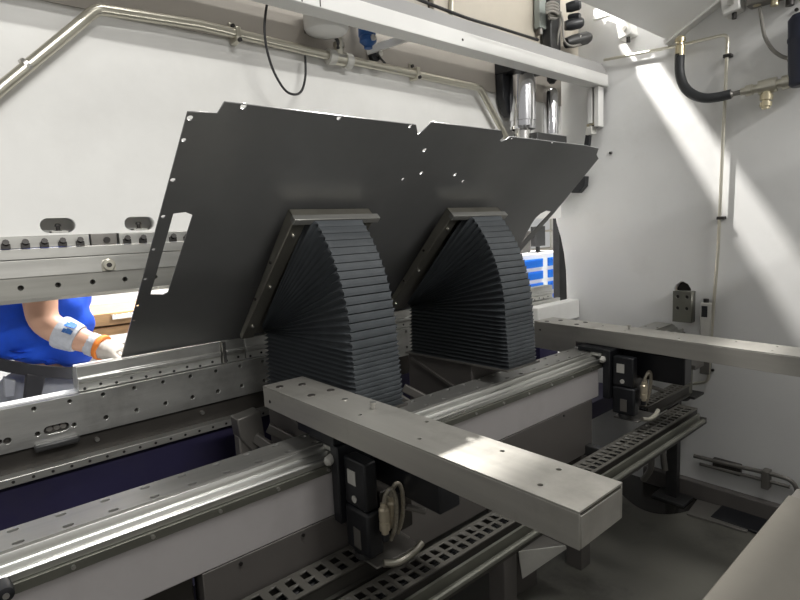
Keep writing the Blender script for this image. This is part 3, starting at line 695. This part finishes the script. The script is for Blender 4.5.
# second arm: same arm, set a few degrees askew
org=arm2.location.copy()
A2=P(535,321,Z=-.5); B2=P(772,353,Z=-.5)
ang=math.atan2(A2.x-B2.x, A2.y-B2.y)
arm2.rotation_euler=(0,0,-ang)
rot=Matrix.Rotation(-ang,3,'Z')
loc=Vector((.803,1.662,-.5+ZO))-org
arm2.location=Vector((A2.x,1.662,-.5+ZO))-rot@loc

# ================================================================== drag chains
def ladder(name,label,x0,x1,y0,y1,z,pitch,rung,m):
    t=thing(name,label,'cable chain',((x0+x1)/2,(y0+y1)/2,z-.05))
    hs=[]; x=x0+.02
    ym=(y0+y1)/2; e=(y1-y0)*.13
    while x+pitch<x1:
        hs.append([(x,y0+e),(x+pitch-rung,y0+e),(x+pitch-rung,ym-.003),(x,ym-.003)])
        hs.append([(x,ym+.003),(x+pitch-rung,ym+.003),(x+pitch-rung,y1-e),(x,y1-e)]); x+=pitch
    plate('chain_links',m,[(x0,y0),(x1,y0),(x1,y1),(x0,y1)],hs,(0,0,z-.008),(1,0,0),(0,1,0),.008,t)
    MB().box(x0,x1,y0+.001,y0+.009,z-.045,z-.009).box(x0,x1,y1-.009,y1-.001,z-.045,z-.009).build('chain_sides','chaindk',t)
    for k in range(3):
        y=y0+e+(y1-y0-2*e)*(k+.5)/3
        MB().tube([(x0+.01,y,z-.028),(x1-.01,y,z-.028)],.009,8).build('inner_cable','blackc',t)
    MB().box(x0,x1,y0-.012,y1+.012,z-.054,z-.046).build('chain_tray','chaindk',t)
    return t
ladder('drag_chain','wide flat cable chain with square openings lying below the pale beam box at lower left',.30,.97,1.128,1.222,-.892,.046,.020,'chain')
ladder('drag_chain','long narrow ladder-like cable chain running from bottom centre under both arms',.55,2.75,1.000,1.090,-.925,.0385,.012,'chain')
ch=thing('chain_channel','dark steel channel and pipe carrying the long narrow cable chain','channel',(1.5,1.0,-1.2))
MB().xprof([(.975,-.982),(1.105,-.982),(1.105,-.99),(.983,-.99),(.983,-1.01),(.975,-1.01)],.5,2.8).build('channel_body','chaindk',ch)
MB().tube([(.5,.955,-.965),(2.7,.955,-.965)],.010,10).build('channel_pipe','raildk',ch)
MB().box(.5,2.7,.972,.981,-.981,-.935).build('channel_rim','raildk',ch)
for x in (.88,1.58,2.14): MB().box(x-.02,x+.02,1.0,1.245,-1.04,-.991).build('channel_bracket','blackm',ch,.004)
ladder('drag_chain','short cable chain rising behind the farther motor carriage',2.50,2.98,1.128,1.20,-.885,.0385,.012,'chain')

# ---- support frame near the side plate
sp=thing('corner_stand','dark steel stand with tube and box at the side plate end of the back gauge','machine stand',(2.95,1.15,-1.6))
a=P(662,420,X=2.9)
MB().box(3.06,3.11,1.215,1.275,-1.6,-.963).build('stand_post','blackm',sp,.004)
MB().box(2.98,3.11,1.10,1.275,-.962,-.948).build('stand_shelf','blackm',sp,.003)
a=P(683,386,X=3.02); MB().cyl((3.02,a.y,-.94),(3.02,a.y,-.80),.045,20).build('stand_tube','raildk',sp)
MB().lathe((3.02,a.y,-.985),(3.02,a.y,-.955),[(0,.03),(.02,.048),(.03,.048)],20).build('tube_cap','black',sp)
MB().box(2.98,3.1,1.10,1.2,-.80,-.775).build('stand_plate','steelgrey',sp,.003)
MB().box(3.0,3.14,1.15,1.33,-1.6,-1.585).build('stand_foot','blackm',sp,.004)
bp=tag(MB().tube(round_path([P(643,480,X=2.8),P(651,470,X=2.8),P(652,449,X=2.8),P(662,447,X=2.8),P(665,470,X=2.8)],.05),.016,10).build('bent_pipe','steelgrey'),'bent grey pipe hooping out of the floor beside the dark stand','pipe')

# ---- near beam at lower right
nb=thing('near_beam','pale painted steel beam in the lower right corner running towards the side plate','machine beam',(1.4,.37,-1.05))
e=P(787,497,Z=-.9)
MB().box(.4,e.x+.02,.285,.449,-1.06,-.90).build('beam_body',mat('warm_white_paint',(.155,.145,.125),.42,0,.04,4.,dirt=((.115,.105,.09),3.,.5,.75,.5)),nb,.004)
MB().box(e.x+.022,e.x+.10,.30,.445,-1.06,-.905).build('beam_end_plate','steelgrey',nb,.004)
MB().box(.7,.78,.30,.43,-1.6,-1.061).build('beam_leg','greyp',nb)
MB().box(1.9,1.98,.30,.43,-1.6,-1.061).build('beam_leg','greyp',nb)

# ---- things on the pit floor
p=P(690,492,Z=-1.6)
tag(MB().obox((3.05,.98,-1.594),(1,.1,0),(-.1,1,0),(0,0,1),.10,.14,.005).build('floor_plate','steelgrey',None,.002),'thin steel plate lying on the floor at the foot of the dark stand','floor plate')
a=P(745,520,Z=-1.6)
tag(MB().obox((a.x,a.y,-1.592),(1,0,0),(0,1,0),(0,0,1),.11,.13,.007).build('rubber_mat','black',None,.003),'black rubber pad on the floor against the near beam','mat')
pts=[P(u,v,Z=-1.598) for u,v in ((618,470),(640,466),(668,476),(700,490),(706,500),(690,510),(664,514),(640,508),(622,494),(612,480))]
tag(MB().prism([Vector((p.x,p.y,-1.5998)) for p in smooth_path(pts+[pts[0]],5)[:-1]],(0,0,.0015)).build('oil_puddle',mat('dark_oil',(.02,.019,.017),.22,0,.1,6.)),'dark oily wet patch on the floor around the stand foot','puddle')
wp0=[P(505,546,Z=-1.3),P(530,530,Z=-1.3),P(566,545,Z=-1.3),P(520,553,Z=-1.3)]
st=thing('folded_plate','bright folded sheet metal step on the floor under the end of the foreground arm','sheet metal step',(1.9,.75,-1.6))
a=P(507,546,Z=-1.35); b=P(536,532,Z=-1.35); c=P(565,545,Z=-1.35); a1=P(518,551,Z=-1.35)
pn=(c-a1).cross(Vector((0,0,1)))
def onp(u,v):
    d=Fv*CF+Rv*(u-400)+Uv*(300-v); return d*(a1.dot(pn)/d.dot(pn))
d=onp(522,578); e=onp(566,548)
MB().prism([a,a1,c,b],(0,0,-.006)).build('step_top','steelgrey',st)
MB().prism([a1,c,e,d],pn.normalized()*.006).build('step_face','label',st)
MB().prism([Vector((a.x,a.y,-1.356)),Vector((b.x,b.y,-1.356)),Vector((b.x,b.y,-1.6)),Vector((a.x,a.y,-1.6))],(.006,.01,0)).build('step_back','greyp',st)
# ================================================================== hall beyond the machine
# person at the press
def skin_obj(name, verts, edges, radii, m, parent, sub=2, wrinkle=0):
    me=bpy.data.meshes.new(name); org=world(parent)
    me.from_pydata([Vector(v)+Vector((0,0,ZO))-org for v in verts],edges,[])
    o=bpy.data.objects.new(name,me); C.objects.link(o); o.parent=parent
    sk=o.modifiers.new('skin','SKIN'); sk.use_smooth_shade=True
    lay=me.skin_vertices[0].data if me.skin_vertices else None
    if lay is None:
        bm=bmesh.new(); bm.from_mesh(me); bm.verts.layers.skin.verify(); bm.to_mesh(me); bm.free(); lay=me.skin_vertices[0].data
    for i,r in enumerate(radii): lay[i].radius=r if isinstance(r,tuple) else (r,r); lay[i].use_root=(i==0)
    ss=o.modifiers.new('sub','SUBSURF'); ss.levels=sub; ss.render_levels=sub
    dg=bpy.context.evaluated_depsgraph_get(); dg.update()
    m2=bpy.data.meshes.new_from_object(o.evaluated_get(dg)); o.modifiers.clear(); o.data=m2; m2.name=name
    m2.materials.clear(); m2.materials.append(M[m])
    m2.polygons.foreach_set('use_smooth',[True]*len(m2.polygons))
    if wrinkle:
        for v in m2.vertices:
            q=v.co; v.co=q+v.normal*wrinkle*(math.sin(q.z*38+q.x*22+3*math.sin(q.y*9))+.7*math.sin(q.z*61-q.x*34+q.y*20)+.5*math.sin(q.x*70+q.z*18))
    return o
def chain(n): return [(i,i+1) for i in range(n-1)]
px,py=.275,2.52
pe=thing('person','person in a blue T-shirt and grey work trousers reaching a gloved hand to the die','person',(px,py,-1.6))
# key joints of the near arm
sh_=Vector((px+.02,py-.17,.02)); el=P(43,325,Y=py-.24); wr=P(97,346,Y=py-.34); hd=P(112,351,Y=py-.38)
fs_=Vector((px+.02,py+.19,.02)); fe=Vector((px-.02,py+.27,-.26)); fw=Vector((px+.03,py+.25,-.52))
bv=[(px,py,-.62),(px+.01,py,-.42),(px+.02,py,-.20),(px+.02,py,.0),(px+.02,py,.07),(px+.04,py,.16),(px+.06,py,.24),
    sh_, sh_.lerp(el,.55), el, el.lerp(wr,.5), wr,
    fs_, fs_.lerp(fe,.55), fe, fe.lerp(fw,.5), fw,
    (px,py-.10,-.72),(px+.02,py-.10,-1.10),(px-.01,py-.10,-1.48),(px+.02,py-.10,-1.55),
    (px,py+.10,-.72),(px+.02,py+.10,-1.10),(px-.01,py+.10,-1.48),(px+.02,py+.10,-1.55)]
be=[(0,1),(1,2),(2,3),(3,4),(4,5),(5,6),(3,7),(7,8),(8,9),(9,10),(10,11),(3,12),(12,13),(13,14),(14,15),(15,16),(0,17),(17,18),(18,19),(19,20),(0,21),(21,22),(22,23),(23,24)]
br=[.085,.085,.09,(.10,.13),.07,.062,.075,.070,.062,.056,.052,.036,.07,.056,.048,.042,.034,.07,.055,.045,.045,.07,.055,.045,.045]
skin_obj('body',bv,be,br,'skin',pe)
# head details on the body: face
hc_=Vector((px+.07,py,.235))
def ell(c,rx,ry,rz,seg=16,rings=10,cut=None):
    vs=[];fs=[]
    for i in range(rings+1):
        a=math.pi*i/rings
        for k in range(seg):
            b=2*math.pi*k/seg; vs.append(Vector(c)+Vector((rx*math.sin(a)*math.cos(b),ry*math.sin(a)*math.sin(b),rz*math.cos(a))))
    for i in range(rings):
        for k in range(seg): fs.append((i*seg+k,i*seg+(k+1)%seg,(i+1)*seg+(k+1)%seg,(i+1)*seg+k))
    return vs,fs
hb=MB(); hb.add(*ell(hc_,.098,.078,.118)); hb.add(*ell(hc_+Vector((.10,0,-.01)),.018,.014,.024))
hb.add(*ell(hc_+Vector((0,-.08,-.01)),.02,.012,.03)); hb.add(*ell(hc_+Vector((0,.08,-.01)),.02,.012,.03))
hb.add(*ell(hc_+Vector((.085,0,-.06)),.012,.026,.008)); hb.build('head','skin',pe)
eb_=MB(); eb_.add(*ell(hc_+Vector((.083,-.032,.012)),.012,.012,.009)); eb_.add(*ell(hc_+Vector((.083,.032,.012)),.012,.012,.009)); eb_.build('eyes','black',pe)
hb=MB(); hb.add(*ell(hc_+Vector((-.018,0,.03)),.100,.086,.110)); hb.build('hair','hair',pe)
# T-shirt
sv=[(px-.005,py,-.45),(px+.01,py,-.41),(px+.02,py,-.28),(px+.02,py,-.14),(px+.02,py,.0),(px+.02,py,.06),
    sh_, sh_.lerp(el,.35), sh_.lerp(el,.62), fs_, fs_.lerp(fe,.35), fs_.lerp(fe,.62)]
se=[(0,1),(1,2),(2,3),(3,4),(4,5),(4,6),(6,7),(7,8),(4,9),(9,10),(10,11)]
sr=[(.165,.19),(.19,.205),(.20,.21),(.175,.20),(.14,.18),.085,.092,.088,.086,.088,.08,.08]
skin_obj('t_shirt',sv,se,sr,'shirt',pe,4,.0065)
# trousers
tvv=[(px-.005,py,-.445),(px-.01,py,-.58),(px,py-.10,-.76),(px+.02,py-.10,-1.12),(px-.005,py-.10,-1.50),(px,py+.10,-.76),(px+.02,py+.10,-1.12),(px-.005,py+.10,-1.50)]
skin_obj('trousers',tvv,[(0,1),(1,2),(2,3),(3,4),(1,5),(5,6),(6,7)],[(.155,.195),(.165,.205),.115,.09,.08,.115,.09,.08],'trouser',pe,3,.003)
b1=P(8,366,Y=py-.17); b2=P(73,378,Y=py-.17)
zbt=-.452
vs=[]
for i in range(28):
    a=2*math.pi*i/28
    for rr,zz in ((1.0,-.022),(1.07,-.022),(1.07,.022),(1.0,.022)):
        vs.append((px-.005+.158*rr*math.cos(a),py+.196*rr*math.sin(a),zbt+zz-.055*math.cos(a)))
fs=[]
for i in range(28):
    j=(i+1)%28
    for k in range(4): fs.append((i*4+k,i*4+(k+1)%4,j*4+(k+1)%4,j*4+k))
MB().add(vs,fs).build('belt','trdark',pe)
# dark side panel and pocket of the trousers
def patch(pix,name,m,y):
    q=[P(u,v,Y=y) for u,v in pix]; return MB().prism(q,(0,.05,0)).build(name,m,pe,.004)
patch([(27,374),(46,377),(38,410),(24,412)],'side_panel','trdark',py-.212)
patch([(4,378),(16,381),(15,396),(5,398)],'thigh_pocket','trouser',py-.206)
for s_ in (-.10,.10):
    MB().add(*ell((px+.05,py+s_,-1.545),.15,.055,.055)).build('boot','trdark',pe)
# elastic sleeve with blue marks
n_=10; ring=[]; vs=[];fs=[]
q0=el.lerp(wr,.30); q1=el.lerp(wr,.66); d_=(q1-q0)
sl_=MB().lathe(q0,q1,[(0,.0575),(.01,.060),(d_.length*.5,.057),(d_.length-.01,.053),(d_.length,.050)],22).build('knit_sleeve','sleeve',pe)
tow=(Vector((0,0,0))-q0).normalized(); axd=d_.normalized(); side=(tow-axd*tow.dot(axd)).normalized(); up_=axd.cross(side)
for k,(f,g,w) in enumerate(((.40,.55,.012),(.55,.62,.016),(.70,.62,.014),(.45,.15,.010),(.62,.20,.012),(.76,.18,.010))):
    a=math.asin(max(-.95,min(.95,-g if up_.z<0 else g))); nrm=side*math.cos(a)+up_*math.sin(a)*1
    c=q0+d_*f+nrm*.0565; tn=axd.cross(nrm)
    MB().obox(c,axd,tn,nrm,w/2,w*.75,.0015).build('sleeve_mark','cabb' if k<3 else 'bluep',sl_)
# gloved hand
dh=(hd-wr).normalized(); upv=Vector((0,0,1)); sd=dh.cross(upv).normalized(); un=sd.cross(dh)
gv=[wr-dh*.03, wr+dh*.02, wr+dh*.075]; ge=[(0,1),(1,2)]; gr_=[(.042,.040),(.050,.042),(.054,.036)]
for k in range(4):
    o_=sd*(-.034+.023*k); i0=len(gv); Lf=(.070,.080,.076,.060)[k]
    gv+=[wr+dh*.085+o_, wr+dh*(.085+Lf*.45)+o_*1.05-un*.008, wr+dh*(.085+Lf*.75)+o_*1.05-un*.026, wr+dh*(.085+Lf*.85)+o_*1.02-un*.048]
    ge+=[(2,i0),(i0,i0+1),(i0+1,i0+2),(i0+2,i0+3)]; gr_+=[.0135,.013,.012,.010]
i0=len(gv); gv+=[wr+dh*.045-sd*.038-un*.01, wr+dh*.085-sd*.052-un*.022, wr+dh*.115-sd*.046-un*.032]; ge+=[(1,i0),(i0,i0+1),(i0+1,i0+2)]; gr_+=[.014,.0115,.0095]
skin_obj('glove',gv,ge,gr_,'glove',pe,1)
MB().lathe(wr+dh*.008,wr+dh*.03,[(0,.044),(.004,.0465),(.015,.0475),(.019,.045)],20).build('glove_band','orange',pe)
MB().lathe(wr-dh*.03,wr+dh*.004,[(0,.040),(.004,.0425),(.03,.0425),(.034,.041)],20).build('glove_cuff','sleeve',pe)
# far hand
gv=[fw-(fw-fe).normalized()*.02, fw+Vector((.005,0,-.03)), fw+Vector((.012,0,-.08))]; ge=[(0,1),(1,2)]; gr_=[(.036,.034),(.04,.03),(.042,.026)]
for k in range(4):
    o_=Vector((.030-.019*k,0,0)); i0=len(gv)
    gv+=[fw+Vector((.012,0,-.09))+o_, fw+Vector((.014,-.008,-.125))+o_, fw+Vector((.012,-.022,-.15))+o_]; ge+=[(2,i0),(i0,i0+1),(i0+1,i0+2)]; gr_+=[.0105,.0095,.008]
skin_obj('glove',gv,ge,gr_,'glove',pe,1)

# bench and boards right of the person
YH=3.1
bn=thing('work_bench','wooden bench top with stacked boards behind the person and left of the dark sheet','workbench',P(118,318,Y=YH)+Vector((0,0,-1.1)))
a=P(88,327,Y=YH); b=P(190,312,Y=YH)
zt_=a.z+.03
MB().box(a.x-.1,b.x+.5,YH,YH+.6,zt_-.09,zt_-.045).build('bench_top','wood',bn,.004)
MB().box(a.x-.1,b.x+.5,YH-.01,YH+.5,zt_-.035,zt_+.03).build('board','wood',bn,.004)
MB().box(P(110,316,Y=YH).x,b.x+.5,YH-.04,YH+.3,zt_-.005,zt_+.02).build('metal_bar','bright',bn,.003)
for x in (a.x+.0,b.x+.4): MB().box(x,x+.07,YH+.05,YH+.12,-1.6,zt_-.091).build('leg','label',bn,.003)
MB().box(a.x+.02,b.x+.4,YH+.3,YH+.36,-1.5,zt_-.2).build('back_panel','cabw',bn)
tag(MB().box(P(85,300,Y=YH+.9).x-.6,P(190,300,Y=YH+.9).x+.8,YH+.9,YH+.94,-1.6,.9).build('white_partition','cabw'),'plain white partition board standing behind the wooden bench','partition')
# blue drawer cabinet seen through the throat
YC=4.0
a=P(505,253,Y=YC); b=P(558,254,Y=YC)
cb=thing('drawer_cabinet','white cabinet with bright blue drawers seen through the throat of the side plate','cabinet',((a.x+b.x)/2,YC+.3,-1.6))
x0,x1=a.x-.1,b.x+.25
zt_=P(535,254,Y=YC).z
MB().box(x0,x1,YC,YC+.6,-1.6,zt_).build('cabinet_body','cabw',cb,.004)
xm0,xm1=P(542,270,Y=YC).x,P(547.5,270,Y=YC).x
for i,(v0,v1) in enumerate(((259,267.5),(271.5,279.5),(283.5,292),(296,305),(309,320),(324,340))):
    zz1=P(535,v0,Y=YC).z; zz0=P(535,v1,Y=YC).z
    for (xa,xb) in ((x0+.03,xm0),(xm1,x1-.05)):
        d=MB().box(xa,xb,YC-.02,YC-.0,max(zz0,-1.58),zz1).build('drawer','cabb',cb,.003)
        MB().box(xa+.05,xb-.05,YC-.034,YC-.0205,zz1-.03,zz1-.012).build('drawer_handle','cabb',d)
mo=thing('bench_monitor','dark grey screen on a stand on top of the blue drawer cabinet','monitor',P(537,252,Y=YC+.2))
a=P(532,250,Y=YC+.2); b=P(542,226,Y=YC+.2)
MB().box(a.x,b.x,YC+.15,YC+.22,zt_+.08,b.z).build('screen','blackm',mo,.006)
MB().box((a.x+b.x)/2-.02,(a.x+b.x)/2+.02,YC+.17,YC+.21,zt_+.01,zt_+.08).box(a.x+.02,b.x-.02,YC+.12,YC+.28,zt_,zt_+.012).build('stand','blackm',mo)
a=P(525,252,Y=YC+.3); 
tag(MB().box(P(519,250,Y=YC+.3).x,P(531,250,Y=YC+.3).x,YC+.30,YC+.48,zt_+.001,P(525,231,Y=YC+.3).z).build('tool_case','steelgrey',None,.01),'grey case on the cabinet left of the dark screen','case')
# pale shelving far behind
sv_=thing('storage_rack','pale storage rack with shelves far off, behind the cabinet','shelf',P(545,235,Y=6)+Vector((0,0,-1.5)))
a=P(520,240,Y=6); b=P(575,240,Y=6)
for z in (-.5,-.15,.12,.40): MB().box(a.x-.3,b.x+.5,6,6.4,z,z+.03).build('shelf_board','tan',sv_)
for x in (a.x-.3,(a.x+b.x)/2+.1,b.x+.45): MB().box(x,x+.05,6,6.05,-1.6,.9).build('upright','label',sv_)
# guard columns just past the throat
gc=thing('guard_column','dark grey upright column of the light guard in front of the machine throat','guard column',P(556,300,Y=2.5)+Vector((0,0,-.9)))
a=P(554.5,280,Y=2.55); b=P(558,280,Y=2.55)
z_=lambda v,Y: P(556,v,Y=Y).z
MB().box(a.x,b.x+.05,2.50,2.56,-1.6,z_(205,2.55)).build('column_face','blackm',gc,.003)
a=P(559,280,Y=2.7); b=P(563,280,Y=2.7)
MB().box(a.x,b.x+.1,2.62,2.76,-1.6,z_(200,2.7)).build('column_rear','steelgrey',gc,.003)
wb=thing('white_block','white painted step block at the throat, between the second bellows and the side plate','machine block',P(550,300,Y=1.9))
a=P(531,306,Y=1.95); b=P(566,300,Y=1.95)
MB().box(a.x,3.19,1.90,1.978,-.62,-.50).build('block_body','white',wb,.006)
# dark blue cover low in the throat
a=P(529,340,Y=1.98); b=P(540,340,Y=1.98)
tag(MB().box(a.x,b.x,1.90,1.985,-.95,a.z+.09).build('blue_cover','blue',None,.003),'narrow dark blue cover just right of the second bellows','machine cover')

# ================================================================== added light blockers (out of frame), and lamps
tag(MB().prism([(XL,1.5,1.61),(XW-.01,1.5,1.61),(XW-.01,1.90,1.61),(2.4,1.90,1.61),(2.4,1.915,1.61),(2.05,1.915,1.61),(2.05,1.952,1.61),(1.7,1.952,1.61),(1.7,1.92,1.61),(XL,1.92,1.61)],(0,0,.02)).build('top_light_blocker','traytop'),'flat light blocker added above the tray, out of the picture','machine cover')  # added out of view; stepped edge trims the front light to a stripe
tag(MB().box(XL,XW-.06,-.75,-.70,-1.6,.75).build('rear_light_blocker','traytop'),'tall grey wall added behind the viewer to shade the low parts, out of the picture','machine cover')  # unseen wall added to keep the rear light off the low parts
def lamp_body(name,c,sx,sy,label):
    t=thing(name,label,'lamp',c,'hall ceiling lamps')
    MB().box(c[0]-sx/2-.03,c[0]+sx/2+.03,c[1]-sy/2-.03,c[1]+sy/2+.03,c[2]+.03,c[2]+.1).build('housing','label',t)
def area(name,loc,sx,sy,power,target,col=(1,.985,.95),spread=180):
    ld=bpy.data.lights.new(name,'AREA'); ld.shape='RECTANGLE'; ld.size=sx; ld.size_y=sy; ld.energy=power; ld.color=col; ld.spread=R_(spread)
    o=bpy.data.objects.new(name,ld); C.objects.link(o); o.location=Vector(loc)+Vector((0,0,ZO))
    d=(Vector(target)-Vector(loc)); o.rotation_euler=d.to_track_quat('-Z','Y').to_euler(); return o
area('rear_lamp',(.3,-8,5.45),5.0,.25,520,(1.2,2,.3))
area('rear_lamp',(.3,-14,5.5),5.0,.25,700,(1.2,2,.3))
area('overhead_fill',(1.0,.3,4.6),3.2,.9,180,(1.1,.3,-1.6))  # unseen fill added to brighten upward faces, floor and side frame
ld=bpy.data.lights.new('front_lamp','SPOT'); ld.energy=1050; ld.shadow_soft_size=.03; ld.spot_size=R_(110); ld.spot_blend=.3; ld.color=(1,.97,.92)
o=bpy.data.objects.new('front_lamp',ld); C.objects.link(o); o.location=(2.0,2.70,2.84+ZO)
o.rotation_euler=(Vector((1.9,1.2,0))-Vector((2.0,2.7,2.84))).to_track_quat('-Z','Y').to_euler()
area('hall_lamp',(1.5,4.6,2.15),4.0,1.0,170,(1.2,4.6,-1),spread=95)
area('hall_lamp',(6.5,4.6,2.15),3.0,1.0,170,(6.3,4.6,-1),spread=95)

w=bpy.data.worlds.new('hall_light'); bpy.context.scene.world=w; w.use_nodes=True
w.node_tree.nodes['Background'].inputs['Color'].default_value=(1,.99,.975,1)
w.node_tree.nodes['Background'].inputs['Strength'].default_value=.35

# ================================================================== camera
cd_=bpy.data.cameras.new('camera'); co=bpy.data.objects.new('camera',cd_); C.objects.link(co)
cd_.sensor_width=36; cd_.sensor_fit='HORIZONTAL'; cd_.lens=CF/800*36; cd_.clip_start=.02; cd_.clip_end=100
mx=Matrix((Rv,Uv,-Fv)).transposed().to_4x4(); mx.translation=Vector((0,0,ZO)); co.matrix_world=mx
bpy.context.scene.camera=co
vs_=bpy.context.scene.view_settings
vs_.view_transform='Standard'; vs_.look='None'; vs_.exposure=0.; vs_.gamma=1; vs_.use_curve_mapping=False
